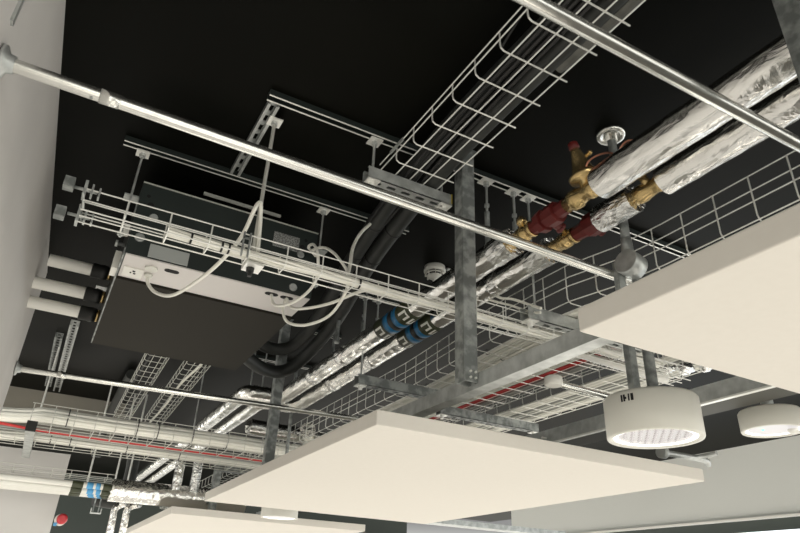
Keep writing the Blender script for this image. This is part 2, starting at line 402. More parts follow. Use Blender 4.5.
# narrow tray J
t = tray('narrow wire tray across the view carrying a white cable bundle past the air unit', 'x', -.066, 1.95, 1.438, 1.502, .762, .055, floor=2, rails=(.45,), off=.094)
def clampgeo(b, x, y, h):
    b.box(x-.03, x-.008, y-.014, y+.012, h-.012, h+.014)
piece('end_clamp', 'dgalv', t, lambda b: clampgeo(b, -.085, 1.445, .82))
piece('end_clamp', 'dgalv', t, lambda b: clampgeo(b, -.088, 1.50, .77))
def gg(b):
    for y, h in ((1.445, .817), (1.50, .775)):
        b.lathe((-.092, y, h), (1, 0, 0), [(0, .004), (.05, .004)], 8); b.box(-.072, -.066, y-.016, y+.016, h-.02, h+.018)
        b.box(-.056, -.052, y-.012, y+.012, h-.014, h+.014); b.box(-.04, -.036, y-.010, y+.010, h-.014, h+.010)
    b.tube(sm([(-.07, 1.43, .80), (-.062, 1.46, .775), (-.07, 1.49, .80), (-.06, 1.51, .77)]), .003, 6)
piece('end_coupling', 'galv', t, gg)
t = thing('tray_support', .345, 1.49, .735, 'small bright channel foot with bolt clamped under the narrow wire tray', 'support')
piece('channel', 'wire', t, lambda b: (b.box(.332, .378, 1.462, 1.515, .752, .756), b.box(.332, .335, 1.462, 1.515, .756, .765)))
piece('bolt', 'rubber', t, lambda b: b.lathe((.350, 1.49, .728), (0, 0, 1), [(0, .006), (.012, .006), (.012, .010), (.024, .011)], 8, False))
piece('jaw', 'dgalv', t, lambda b: (b.box(.322, .326, 1.43, 1.436, .75, .82), b.box(.306, .310, 1.43, 1.436, .75, .82), b.box(.306, .326, 1.43, 1.434, .80, .805)))
# tray G
def jog(a):
    if a < 1.12: return 0
    if a < 1.35: return -.055*(a-1.12)/.23
    if a < 1.7: return -.055
    if a < 2.4: return -.055+.05*(a-1.7)/.7
    return -.005
tray('long deep wire tray with white cables, passing behind right panel and central beam', 'y', .2, 5.0, 1.345, 1.64, .836, .124, floor=5, rails=(.42, .66), path=jog, off=.03)
tray('wire tray with red cables running behind the central beam', 'y', .8, 4.2, 1.62, 1.84, .84, .055, floor=4, rails=(), off=.05)
tray('rightmost wire tray behind the beam, filled with pale cables', 'y', 1.5, 4.2, 1.93, 2.17, .84, .055, floor=4, rails=(), off=.04)
tray('short cross wire tray joining the trays right of the beam under white pipe', 'x', 1.55, 2.12, 1.56, 1.64, .80, .03, floor=2, off=.03)
# left-hand high trays behind the unit
tray('narrow wire ladder tray behind the air unit, left of two', 'y', 2.9, 4.9, .325, .435, 1.06, .04, floor=3, off=.03, m='dwire', r=.0017, path=lambda a: .045*(a-2.9)/2)
tray('narrow wire ladder tray behind the air unit, right of two, with a white cable', 'y', 2.9, 4.9, .525, .645, 1.06, .04, floor=3, off=.06, m='dwire', r=.0017, path=lambda a: .055*(a-2.9)/2)
# trays M
tray('wire tray at lower left carrying thick white cable bundle', 'x', -.105, 2.2, 3.70, 3.93, .72, .10, floor=3, rails=(.5,), off=.01, m='dwire')
tray('wire tray at lower left behind the red cable carrying second white bundle', 'x', -.3, 2.2, 4.00, 4.26, .70, .05, floor=3, off=.05, m='dwire')
tray('low wire tray at left edge above the white pipe bundle', 'x', -.6, .42, 4.35, 4.50, .58, .03, floor=2, off=.08, m='dwire')
# bracket under trays M
t = thing('tray_bracket', -.08, 3.9, .66, 'galvanised bracket with square black end cap at lower left under cable bundles', 'bracket')
piece('channel', 'galv', t, lambda b: b.box(-.098, -.058, 3.56, 4.40, .655, .695))
piece('end_cap', 'rubber', t, lambda b: b.box(-.101, -.055, 3.545, 3.562, .652, .700))

# ---------------------------------------------------------------- cables
def cable(pts, r, m, label, group=None, k=6, n=8, name='cable'):
    return tag(MB().tube(sm(pts, k), r, n).build(name, m), label, 'cable', group)
def ties(pts, label, group):
    for (p, ax, R_) in pts:
        tag(MB().lathe(p, ax, [(0, R_-.001), (0, R_), (.005, R_), (.005, R_-.001)], 16, caps=False).build('cable_tie', 'blackcable'), label, 'cable tie', group)
# narrow tray J: twisted bundle of white cables
for i in range(6):
    a = i*PI/3; R_ = .0088; pts = []
    for s_ in range(19):
        x = .13+s_*.095; tw = a+s_*.55; rr = R_*(1+.25*math.sin(s_*1.9+i))
        pts.append((x, 1.474+math.cos(tw)*rr, .782+math.sin(tw)*rr))
    cable(pts, .0048, 'cable', 'white cable twisted into the bundle lying in the narrow wire tray', 'white cables in the narrow tray', k=3)
ties([((.185, 1.474, .782), (1, 0, 0), .0155), ((.262, 1.474, .782), (1, 0, 0), .0155), ((.65, 1.474, .782), (1, 0, 0), .0155), ((.28, 1.474, .782), (1, 0, 0), .0155), ((.98, 1.474, .782), (1, 0, 0), .0155)],
     'small black tie round the white cable bundle in narrow tray', 'ties on the narrow tray bundle')
def rowcables(axis, a0, a1, c0, c1, h, n, m, label, group, r=.0045, layers=1, path=None, wig=.003, droop=0):
    f = path or (lambda a: 0)
    for L_ in range(layers):
        for i in range(n):
            c = c0+(c1-c0)*(i+.5)/n; pts = []; k = 12
            for s_ in range(k+1):
                a = a0+(a1-a0)*s_/k; q = c+f(a)+random.uniform(-wig, wig); z = h+r+L_*r*1.9+random.uniform(0, wig*.6)
                pts.append((a, q, z) if axis == 'x' else (q, a, z))
            mm = m if isinstance(m, str) else m[i % len(m)]
            cable(pts, r, mm, label, group, k=3, n=6)
rowcables('y', .3, 4.8, 1.42, 1.60, .838, 9, ('cable', 'offcable'), 'white cable lying flat in the long deep wire tray above the beam', 'white cables in deep tray', r=.0085, path=jog)
ties([((1.415+jog(y), y, .846), (0, 1, 0), .011) for y in (1.85, 2.35)]+[((1.50+jog(y), y, .846), (0, 1, 0), .011) for y in (1.87, 2.37)],
     'black tie round white cables in the long deep wire tray', 'ties in deep tray')
rowcables('y', .8, 4.2, 1.715, 1.745, .842, 3, 'redcable', 'red cable running in wire tray behind the central beam', 'red cables in tray behind beam', wig=.001, r=.0050)
rowcables('y', .8, 4.2, 1.640, 1.705, .842, 5, ('cable', 'offcable'), 'pale cable left of the red cables in tray behind beam', 'pale cables beside the red ones', r=.006)
rowcables('y', .8, 4.2, 1.76, 1.80, .842, 3, 'greycable', 'grey cable right of the red cables in tray behind beam', 'grey cables beside the red ones', r=.006)
rowcables('y', 1.5, 4.2, 1.945, 2.01, .842, 5, ('cable', 'offcable'), 'pale cable at left side of the rightmost wire tray', 'pale cables left in rightmost tray', r=.0065)
rowcables('y', 1.5, 4.2, 2.02, 2.09, .842, 5, ('greycable', 'offcable'), 'grey cable in the middle of the rightmost wire tray', 'grey cables in rightmost tray', r=.0065)
rowcables('y', 1.5, 4.2, 2.10, 2.16, .842, 4, ('cable', 'offcable'), 'pale cable at right side of the rightmost wire tray', 'pale cables right in rightmost tray', r=.0068)
# lower-left big bundles
def bundle(a0, a1, y, h, R_, n, m, label, group, r, left=None):
    for i in range(n):
        a = 2*PI*i/n; pts = []
        if left:
            pts += [(left[0], y+left[1]+math.cos(a)*R_, h+left[2]+math.sin(a)*R_*.8), (a0-.12, y+left[1]*.35+math.cos(a)*R_, h+left[2]*.3+math.sin(a)*R_*.8)]
        for s_ in range(13):
            x = a0+(a1-a0)*s_/12; tw = a+.12*math.sin(s_*.8)
            pts.append((x, y+math.cos(tw)*R_*1.1+random.uniform(-.002, .002), h+math.sin(tw)*R_*.85))
        cable(pts, r, m if isinstance(m, str) else m[i % len(m)], label, group, k=3, n=8)
bundle(-.05, 2.0, 3.815, .790, .033, 10, ('cable', 'cable', 'offcable'), 'white cable in the thick bundle on near tray at lower left', 'white cables of near lower-left bundle', .0112, left=(-.75, .25, -.01))
bundle(-.05, 2.0, 4.10, .735, .026, 9, ('cable', 'offcable', 'offcable'), 'white cable in the flatter bundle behind the red cable at lower left', 'white cables of far lower-left bundle', .0095, left=(-.75, .2, .0))
cable([(-.7, 4.10, .735), (-.3, 3.95, .745), (-.05, 3.93, .732), (.4, 3.935, .730), (1.0, 3.935, .730), (2.0, 3.935, .730)], .0075, 'redcable', 'long thin red cable between the two white bundles at lower left')
for i, (dy, dz) in enumerate(((-.012, -.012), (.005, -.02), (-.018, -.002), (.016, -.008))):
    cable([(-.7, 4.12+dy, .75+dz), (-.2, 3.985+dy, .75+dz), (.5, 3.98+dy, .745+dz), (1.2, 3.975+dy, .745+dz), (2, 3.98+dy, .745+dz)], .006, 'greycable', 'dark grey cable beside the thin red cable at lower left', 'grey cables beside red cable')
ties([((x, 3.815, .790), (1, 0, 0), .049) for x in (.07, .42, .53, .72, .92)], 'black strap round the thick near bundle at lower left', 'straps on near lower-left bundle')
ties([((x, 4.10, .735), (1, 0, 0), .040) for x in (.02, .12, .42, .72)], 'black strap round the far white bundle at lower left', 'straps on far lower-left bundle')
cable([(.58, 2.9, 1.07), (.615, 3.3, 1.07), (.60, 3.8, 1.07), (.62, 4.3, 1.07), (.62, 4.9, 1.07)], .007, 'cable', 'single white cable in right-hand ladder tray behind air unit')
cable([(.375, 2.9, 1.07), (.36, 3.6, 1.075), (.37, 4.9, 1.07)], .005, 'blackcable', 'black cable in left-hand ladder tray behind air unit')
# dark lagged pipes in the wide tray F, continuing to the unit
def lag(pts, r, m, label, cat='pipe', k=8, name='lagged_pipe', group=None):
    return tag(MB().tube(sm(pts, k), r, 16).build(name, m), label, cat, group)
lag([(.765, -.3, 1.182), (.765, .6, 1.182), (.765, 1.2, 1.18), (.80, 1.65, 1.165), (.845, 2.0, 1.14), (.93, 2.5, 1.13), (.955, 2.75, 1.11), (.91, 2.86, 1.07), (.80, 2.84, 1.05), (.668, 2.70, 1.05)], .029, 'drubber',
    'black lagged pipe leaving the mesh tray to the air unit, left of the pair')
lag([(.826, -.3, 1.176), (.826, .6, 1.176), (.83, 1.2, 1.17), (.875, 1.65, 1.165), (.915, 2.0, 1.14), (1.01, 2.5, 1.12), (1.03, 2.84, 1.08), (.95, 2.94, .99), (.82, 2.90, .96), (.668, 2.74, .96)], .031, 'drubber',
    'black lagged pipe leaving the mesh tray to the air unit, right of the pair')
lag([(.862, -.3, 1.168), (.862, .3, 1.168), (.860, .75, 1.168), (.855, .84, 1.168)], .020, 'graylag', 'dusty grey lagged pipe lying at right side of the wide mesh tray', k=4)
LA = [(.765, 1.2, 1.18), (.80, 1.65, 1.165), (.845, 2.0, 1.14), (.93, 2.5, 1.13)]
LB = [(.83, 1.2, 1.17), (.875, 1.65, 1.165), (.915, 2.0, 1.14), (1.01, 2.5, 1.12)]
for L_, R_, w in ((LA, .029, 'left'), (LB, .031, 'right')):
    P_ = sm(L_, 10)
    for k_ in (12, 18):
        tag(MB().lathe(P_[k_], P_[k_+1]-P_[k_-1], [(0, R_), (0, R_+.0025), (.006, R_+.0025), (.006, R_)], 18, caps=False).build('pipe_strap', 'blackcable'), 'black strap round the %s lagged pipe of the pair' % w, 'strap', 'straps on %s lagged pipe' % w)
for i in range(4):
    cable([(.725+.018*i, -.3, 1.146), (.73+.016*i, .5, 1.146), (.735+.018*i, 1.1, 1.146), (.76+.02*i, 1.55, 1.15), (.79+.015*i, 1.8, 1.14)], .0055, 'blackcable', 'black cable lying in the wide mesh tray beside lagged pipes', 'black cables in wide mesh tray')
cable([(.69, .85, 1.145), (.70, .75, 1.20), (.725, .68, 1.215), (.74, .60, 1.21)], .003, 'blackcable', 'thin dark loop of cable bulging over lagged pipes in mesh tray')

# ---------------------------------------------------------------- foil-covered pipes with valves
def foilpipe(pts, r, label, m='foil', ends=True, k=10, n=28, wob=.012, name='foil_wrapped_pipe', seams=()):
    t = thing(name, *pts[0], label, 'pipe')
    P = []
    for i in range(len(pts)-1):
        p, q = Vector(pts[i]), Vector(pts[i+1]); L_ = max(2, int((q-p).length/.025))
        P += [p.lerp(q, j/L_) for j in range(L_)]
    P.append(Vector(pts[-1]))
    piece('foil_jacket', m, t, lambda b: b.tube(P, r, n, wob))
    for y in seams:
        c = Vector(pts[0]).lerp(Vector(pts[-1]), y); d = (Vector(pts[-1])-Vector(pts[0])).normalized()
        piece('foil_tape', 'foil2', t, lambda b: b.lathe(c, d, [(0, r+.0004), (.003, r+.0022), (.045, r+.0022), (.048, r+.0004)], 28))
    return t
X1, H1, X2, H2 = 1.052, 0.9496, 1.1749, 0.9496
foilpipe([(X1, -0.2793, H1), (X1, 0.931, H1)], 0.0428, 'thick foil wrapped pipe at upper right ending at the brass regulator', seams=(.45,))
foilpipe([(X2, -0.2793, H2), (X2, 0.8379, H2)], 0.0391, 'foil wrapped pipe at right, lower of the two, ending at bare brass joint', seams=(.5,))
foilpipe([(X2, 0.931, H2), (X2, 1.0567, H2)], 0.0372, 'short crumpled foil sleeve between brass joint and red valve', m='foil2', wob=.05)
t = foilpipe([(X1, 1.2894, H1), (X1, 3.1654, H1)], 0.04, 'foil wrapped pipe in centre with blue band, upper of the two', seams=(.1, .62, .8))
t2 = foilpipe([(X2, 1.2662, H2), (X2, 3.184, H2)], 0.0391, 'foil wrapped pipe in centre with blue band, lower of the two', seams=(.12, .6, .82))
foilpipe([(X1, 1.2801, H1), (X1, 1.3686, H1)], 0.0424, 'crumpled foil end collar by brass coupling on the upper pipe', m='foil2', wob=.06)
foilpipe([(X2, 1.2569, H2), (X2, 1.3499, H2)], 0.0414, 'crumpled foil end collar by brass coupling on the lower pipe', m='foil2', wob=.06)
# elbows and onward runs at the far end
def smoothfoil(pts, r, label):
    t = thing('foil_wrapped_pipe', *pts[0], label, 'pipe')
    piece('foil_jacket', 'foil', t, lambda b: b.tube(sm(pts, 8), r, 24, .012)); return t
smoothfoil([(X1, 3.1468, H1), (X1, 3.2306, H1), (X1-0.0279, 3.2771, H1), (0.9496, 3.2864, H1), (0.8844, 3.2957, H1), (0.8612, 3.3516, H1), (0.8612, 3.4912, H1), (0.8612, 4.655, H1), (0.8612, 7.3, H1)], 0.04, 'foil wrapped pipe bending left then away over lower-left cable trays, upper one')
smoothfoil([(X2, 3.1654, H2), (X2, 3.3516, H2), (X2-0.0186, 3.4075, H2), (1.0706, 3.4168, H2), (1.0055, 3.4261, H2), (0.9869, 3.4819, H2), (0.9869, 3.6309, H2), (0.9869, 4.655, H2), (0.9869, 7.3, H2)], 0.0391, 'foil wrapped pipe bending left then away over lower-left cable trays, lower one')
smoothfoil([(1.08, 3.9568, 0.931), (1.2103, 3.9754, 0.931), (1.7689, 4.0033, 0.931)], 0.0466, 'foil wrapped cross pipe behind post, partly hidden by foil pipes')
smoothfoil([(1.3499, 3.6309, 0.8844), (1.4896, 3.8171, 0.8844), (1.9551, 3.9102, 0.8844)], 0.0466, 'dim foil pipe behind far end of the deep wire tray')
# printed blue bands
def band(x, h, r, y0, y1, label, swap):
    t = thing('pipe_label_band', x, y0, h-r, label, 'label')
    L_ = y1-y0
    def cyl(b, f0, f1, e): b.lathe((x, y0+L_*f0, h), (0, 1, 0), [(0, r), (0, r+e), (L_*(f1-f0), r+e), (L_*(f1-f0), r)], 32)
    piece('olive_wrap', 'olive', t, lambda b: cyl(b, 0, 1, .0022))
    piece('blue_stripe', 'blue', t, lambda b: cyl(b, .34, .46, .0028)); piece('blue_stripe', 'blue', t, lambda b: cyl(b, .58, .72, .0028))
    piece('black_stripe', 'rubber', t, lambda b: cyl(b, .46, .58, .0028))
    # white block lettering: short bars standing round the pipe
    def bars(b, f0, f1, pattern):
        for (a, da, s0, s1) in pattern:
            for q in range(2):
                aa = math.radians(a+q*da/2); ab = math.radians(a+(q+1)*da/2)
                R2 = r+.0030
                y_0 = y0+L_*(f0+(f1-f0)*s0); y_1 = y0+L_*(f0+(f1-f0)*s1)
                p = [(x+R2*math.cos(w), y, h+R2*math.sin(w)) for y in (y_0, y_1) for w in (aa, ab)]
                b.add(p, [(0, 1, 3, 2)])
    LE = [(200, 46, .0, .18), (200, 12, .0, 1), (234, 12, .0, .8), (262, 12, 0, 1), (262, 34, .82, 1), (284, 12, .35, 1)]
    piece('lettering', 'lettering', t, lambda b: bars(b, .78, .96, LE)); piece('lettering', 'lettering', t, lambda b: bars(b, .06, .26, LE))
band(X1, H1, 0.04, 1.8434, 2.1041, 'olive and blue printed band round the upper central foil pipe', 0)
band(X2, H2, 0.0391, 1.8899, 2.1413, 'olive and blue printed band round the lower central foil pipe', 1)

# valves on upper pipe
t = thing('pressure_regulator', X1, 0.9776, H1-0.0279, 'brass regulating valve with red cap at end of thick foil pipe', 'valve')
piece('body', 'brass', t, lambda b: b.lathe((X1, 0.9217, H1), (0, 1, 0), [(0, 0.0196), (0.0186, 0.0196), (0.0205, 0.0251), (0.0466, 0.0251), (0.0512, 0.0205), (0.0791, 0.0223), (0.0838, 0.027), (0.1071, 0.027), (0.1117, 0.0205), (0.1303, 0.0205)], 20))
dv = Vector((-.30, .02, .95)).normalized(); o = Vector((X1, .965, H1))
piece('bonnet', 'brass', t, lambda b: b.lathe(o, dv, [(0, 0.0205), (0.0279, 0.0205), (0.0298, 0.04), (0.0391, 0.0428), (0.0428, 0.0428), (0.0484, 0.0372), (0.0577, 0.0279), (0.0838, 0.0205), (0.1117, 0.014), (0.121, 0.0121)], 24))
piece('red_cap', 'red', t, lambda b: b.lathe(o+dv*0.121, dv, [(0, 0.0121), (0.0037, 0.014), (0.0186, 0.013), (0.0223, 0.0084)], 14))
piece('side_screw', 'brass', t, lambda b: b.lathe(o+dv*0.0931+Vector((0.0112, 0, 0)), (0.5586, -0.2793, 0.6983), [(0, 0.0047), (0.0326, 0.0047), (0.0326, 0.0074), (0.0391, 0.0074)], 10))
t = thing('check_valve', X1, 1.1172, H1-0.0279, 'dark red hexagonal valve body beside the brass regulator', 'valve')
piece('body', 'red', t, lambda b: b.lathe((X1, 1.052, H1), (0, 1, 0), [(0, 0.0214), (0.0326, 0.0223), (0.0344, 0.0317), (0.0698, 0.0317), (0.0717, 0.0251), (0.0838, 0.0251), (0.0857, 0.0335), (0.1071, 0.0317), (0.1099, 0.0205), (0.1396, 0.0205)], 8, False, 0.1862))
piece('test_plug', 'red', t, lambda b: b.lathe((X1, 1.1265, H1), (0.8379, 0, -0.3258), [(0, 0.0149), (0.0419, 0.013), (0.0428, 0.0158), (0.0512, 0.0158)], 8, False))
t = thing('brass_coupling', X1, 1.2382, H1-0.0186, 'ribbed brass coupling between red valve and upper central foil pipe', 'coupling')
piece('body', 'brass', t, lambda b: b.lathe((X1, 1.187, H1), (0, 1, 0), [(0, 0.0233), (0.0112, 0.0242), (0.013, 0.0196), (0.0279, 0.0196), (0.0298, 0.0233), (0.0559, 0.0242), (0.0577, 0.0205), (0.0838, 0.0214), (0.1024, 0.0196)], 20))
piece('test_point', 'brass', t, lambda b: b.lathe((X1, 1.2289, H1), (-0.1862, 0, 1), [(0, 0.0112), (0.0326, 0.0112), (0.0335, 0.0158), (0.0466, 0.0158), (0.0484, 0.0074), (0.0559, 0.0074)], 12))
# valves on lower pipe
t = thing('ball_valve', X2, 0.8844, H2-0.0186, 'brass joint with small lever between lower foil pipe and crumpled foil sleeve', 'valve')
piece('body', 'brass', t, lambda b: b.lathe((X2, 0.8239, H2), (0, 1, 0), [(0, 0.0186), (0.0093, 0.0186), (0.0112, 0.0223), (0.0326, 0.0223), (0.0372, 0.0196), (0.0652, 0.0214), (0.0745, 0.0242), (0.0931, 0.0242), (0.1117, 0.0186)], 20))
piece('lever', 'brass', t, lambda b: (b.lathe((X2, 0.8798, H2), (-0.6517, 0, 0.6517), [(0, 0.0112), (0.0372, 0.0112), (0.0391, 0.0056), (0.0512, 0.0056)], 12), b.obox((X2-0.0419, 0.8565, H2+0.0326), (0.0186, 0, 0.0056), (0, 0.0466, 0), (0, 0, 0.0056))))
t = thing('check_valve', X2, 1.0986, H2-0.0279, 'dark red valve body between crumpled foil sleeve and ribbed brass coupling', 'valve')
piece('body', 'red', t, lambda b: b.lathe((X2, 1.0474, H2), (0, 1, 0), [(0, 0.0279), (0.0279, 0.0335), (0.0512, 0.0335), (0.0559, 0.0261), (0.0791, 0.0223), (0.1117, 0.0205)], 8, False, 0.0931))
piece('test_plug', 'red', t, lambda b: b.lathe((X2, 1.0846, H2), (0.8379, 0, -0.3258), [(0, 0.0149), (0.0419, 0.013)], 8, False))
t = thing('brass_coupling', X2, 1.201, H2-0.0186, 'ribbed brass coupling ending lower central foil pipe', 'coupling')
piece('body', 'brass', t, lambda b: b.lathe((X2, 1.1498, H2), (0, 1, 0), [(0, 0.0233), (0.0112, 0.0242), (0.013, 0.0196), (0.0279, 0.0196), (0.0298, 0.0233), (0.0559, 0.0242), (0.0577, 0.0205), (0.0838, 0.0214), (0.1164, 0.0196)], 20))
piece('test_point', 'brass', t, lambda b: b.lathe((X2, 1.1731, H2), (-0.7448, 0, 0.5586), [(0, 0.0093), (0.0326, 0.0093), (0.0335, 0.0121), (0.0466, 0.0121)], 12))
tag(MB().tube(sm([(1.020, 0.946, 0.982), (1.020, 0.932, 1.004), (1.030, 0.906, 1.013), (1.030, 0.868, 0.995), (1.030, 0.846, 0.968), (1.035, 0.843, 0.941)]), .0026, 8).build('capillary_tube', 'copper'), 'thin copper tube arching from brass regulator to foil pipe', 'tube')
tag(MB().tube(sm([(1.040, 0.851, 0.960), (1.040, 0.845, 0.996), (1.045, 0.826, 1.009), (1.050, 0.806, 1.001), (1.050, 0.789, 0.998), (1.050, 0.765, 0.978), (1.050, 0.753, 0.947)]), .0024, 8).build('capillary_tube', 'copper'), 'second copper loop on the thick foil pipe, nearer the round disc', 'tube')
cable([(1.1824, 1.5455, 0.9124), (1.1963, 1.5268, 0.8984), (1.2103, 1.4896, 0.8844), (1.2196, 1.4151, 0.8379), (1.2196, 1.3686, 0.81)], 0.0047, 'cable', 'short pair of pale cables looping from lower foil pipe to deep tray')
cable([(1.1824, 1.5827, 0.9124), (1.201, 1.5548, 0.8956), (1.2196, 1.5082, 0.8705), (1.2289, 1.4244, 0.8193), (1.2243, 1.3779, 0.8007)], 0.0042, 'cable', 'second pale cable looping beside the first down to deep tray')

# ---------------------------------------------------------------- ceiling disc, drop tube and round box
t = thing('conduit_drop', 1.24, 1.036, .80, 'grey drop tube from round ceiling disc to a circular junction box', 'conduit')
DX, DY = 1.243, 1.036
piece('ceiling_disc', 'conduit', t, lambda b: b.lathe((DX, DY, CEIL), (0, 0, -1), [(0, .043), (.006, .043), (.012, .039), (.012, .028), (.006, .026), (.006, .017), (.03, .017)], 28))
piece('tube', 'dgalv', t, lambda b: b.tube([(DX, DY, CEIL), (DX, DY, .85)], .0125, 18))
piece('socket', 'galv', t, lambda b: b.lathe((DX, DY, .90), (0, 0, -1), [(0, .0145), (.04, .0165), (.055, .0165)], 18))
piece('junction_box', 'galv', t, lambda b: b.lathe((DX-.030, DY-.012, .818), (1, .15, -.1), [(0, .032), (.002, .035), (.05, .035), (.052, .032)], 24))
for q, w in ((-.018, .016), (.018, -.016)):
    piece('lid_screw', 'wire', t, lambda b: b.lathe((DX+.024, DY+q*.9, .812+w), (1, .15, -.1), [(0, .003), (.003, .003)], 8))

# ---------------------------------------------------------------- smoke detector
t = thing('smoke_detector', 1.254, 2.05, CEIL-.07, 'white round smoke detector on black ceiling left of central post', 'smoke detector')
o = (1.254, 2.05, CEIL)
piece('base', 'white', t, lambda b: b.lathe(o, (0, 0, -1), [(0, 0.0437), (0.0101, 0.0437), (0.0151, 0.0462), (0.0252, 0.0462), (0.0286, 0.0420)], 32))
piece('slot_ring', 'gap', t, lambda b: b.lathe(o, (0, 0, -1), [(0.0277, 0.0370), (0.0420, 0.0336), (0.0470, 0.0252)], 32))
piece('ring', 'white', t, lambda b: b.lathe(o, (0, 0, -1), [(0.0344, 0.0353), (0.0344, 0.0412), (0.0378, 0.0395), (0.0378, 0.0319)], 32))
piece('cap', 'white', t, lambda b: b.lathe(o, (0, 0, -1), [(0.0420, 0.0286), (0.0437, 0.0336), (0.0487, 0.0302), (0.0571, 0.0151), (0.0605, 0.0101), (0.0672, 0.0084), (0.0689, 0.0050)], 32))
def ribs(b):
    for i in range(8):
        a = i*PI/4+.2; b.obox((1.254+math.cos(a)*.030, 2.05+math.sin(a)*.036, CEIL-.046), (math.cos(a)*.010, math.sin(a)*.010, 0), (-math.sin(a)*.003, math.cos(a)*.003, 0), (0, 0, .02))
piece('ribs', 'white', t, ribs)
tag(MB().tube([(1.30, 2.03, CEIL-.006), (1.52, 2.04, CEIL-.006)], .008, 8).build('conduit_stub', 'galv'), 'short grey conduit on ceiling beside the smoke detector', 'conduit')

# ---------------------------------------------------------------- fan coil unit
UX0, UX1, UY0, UY1, UH0, UH1 = .063, .668, 1.90, 2.80, .90, 1.166
t = thing('air_conditioning_unit', .36, 2.35, UH0, 'dark slate ceiling air unit with pale underside strip, hung left of centre', 'air conditioning unit')
def body(b):
    b.box(UX0, UX1, UY0, UY1, UH0+.004, UH1)
body_ = piece('casing', 'unit', t, body)
piece('underside_strip', 'strip', t, lambda b: b.box(UX0+.004, UX1-.004, UY0+.002, 2.075, UH0, UH0+.0045))
piece('bottom_panel', 'unitpanel', t, lambda b: b.box(UX0, UX1, 2.085, UY1, UH0-.006, UH0+.004))
piece('top_edge_trim', 'dwire', t, lambda b: b.box(UX0, UX1, UY0-.003, UY0, UH1-.007, UH1-.003))
piece('front_top_rail', 'greycable', t, lambda b: b.box(.25, .52, UY0-.012, UY0-.002, UH1+.012, UH1+.020))
piece('side_flange', 'dgalv', t, lambda b: b.box(UX0-.004, UX0, UY0, UY1, UH0-.006, UH0+.02))
piece('rating_label', 'plate', t, lambda b: b.box(.508, .602, UY0-.0012, UY0, 1.065, 1.122))
piece('drip_cover', 'clear', t, lambda b: b.box(.128, .248, UY0-.004, UY0, .908, .952))
def dots(b):
    for x, h, r in ((.100, 1.085, .010), (.615, 1.09, .009)):
        b.lathe((x, UY0, h), (0, -1, 0), [(0, r), (.001, r)], 16)
    b.lathe((.088, UY0, 1.115), (0, -1, 0), [(0, .006), (.001, .006)], 12); b.lathe((.625, UY0, 1.12), (0, -1, 0), [(0, .006), (.001, .006)], 12)
piece('hole', 'gap', t, dots)
for x, h, r in ((.118, 1.045, .014), (.093, .965, .016), (.612, 1.06, .014), (.60, .93, .015)):
    piece('screw', 'galv', t, lambda b: b.lathe((x, UY0, h), (0, -1, 0), [(0, r), (.004, r*.8)], 14))
def oval(b, x, y, L_, w):
    k = 8; pts = []
    for j in range(k+1):
        a = PI/2+PI*j/k; pts.append((x-L_/2+w*math.cos(a), y+w*math.sin(a)))
    for j in range(k+1):
        a = -PI/2+PI*j/k; pts.append((x+L_/2+w*math.cos(a), y+w*math.sin(a)))
    n = len(pts); b.add([(p[0], p[1], UH0-.0012) for p in pts]+[(p[0], p[1], UH0) for p in pts], [tuple(range(n)), tuple(range(n, 2*n))]+[(i, (i+1) % n, n+(i+1) % n, n+i) for i in range(n)])
for (x, y) in ((.212, 1.945), (.538, 1.93), (.592, 1.93)):
    piece('grommet', 'gap', t, lambda b: oval(b, x, y, .022, .012))
piece('terminal_cover', 'white', t, lambda b: (b.box(.075, .135, 1.985, 2.055, UH0-.004, UH0)))
piece('terminal_mark', 'gap', t, lambda b: (b.box(.103, .111, 2.0, 2.008, UH0-.0055, UH0-.004), b.box(.096, .101, 2.015, 2.022, UH0-.0055, UH0-.004), b.box(.107, .114, 2.018, 2.025, UH0-.0055, UH0-.004)))
piece('cable_gland', 'offcable', t, lambda b: (b.lathe((.152, 1.96, UH0), (0, 0, -1), [(0, .020), (.006, .019)], 18), b.lathe((.152, 2.01, UH0), (0, 0, -1), [(0, .014), (.012, .012)], 18)))
for y in (1.93, 2.72):
    for s_, x in ((-1, UX0), (1, UX1)):
        piece('hanging_bracket', 'galv', t, lambda b: (b.box(min(x, x+s_*.045), max(x, x+s_*.045), y-.022, y+.022, 1.105, 1.110), b.box(min(x, x+s_*.003), max(x, x+s_*.003), y-.022, y+.022, 1.06, 1.11)))
piece('side_plate', 'white', t, lambda b: b.box(UX0-.020, UX0-.003, 1.92, 1.94, .975, 1.01))
piece('side_plate', 'white', t, lambda b: b.box(UX0-.022, UX0-.003, 2.02, 2.09, .90, .96))
piece('side_bolt', 'galv', t, lambda b: b.lathe((UX0-.003, 1.98, .965), (-1, 0, 0), [(0, .006), (.02, .006), (.02, .011), (.028, .011)], 10))
# three white pipes from the left wall to the unit
for (y, h, l, xe) in ((2.60, 1.125, 'uppermost', -.170), (2.66, 1.045, 'middle', -.205), (2.72, .985, 'lowest', -.212)):
    p = thing('drain_pipe', xe, y, h, 'short off-white pipe with black sleeve between left wall and air unit, %s of three' % l, 'pipe', 'pipes from wall to unit')
    del p['group']
    piece('pipe', 'white', p, lambda b: b.tube([(xe, y, h), (.03, y, h)], .024, 20))
    piece('black_sleeve', 'rubber', p, lambda b: b.lathe((-.015, y, h), (1, 0, 0), [(0, .025), (.002, .030), (.035, .028), (.04, .031), (.062, .028)], 20))
    piece('collar', 'brass', p, lambda b: b.lathe((.047, y, h), (1, 0, 0), [(0, .026), (.014, .024)], 20))
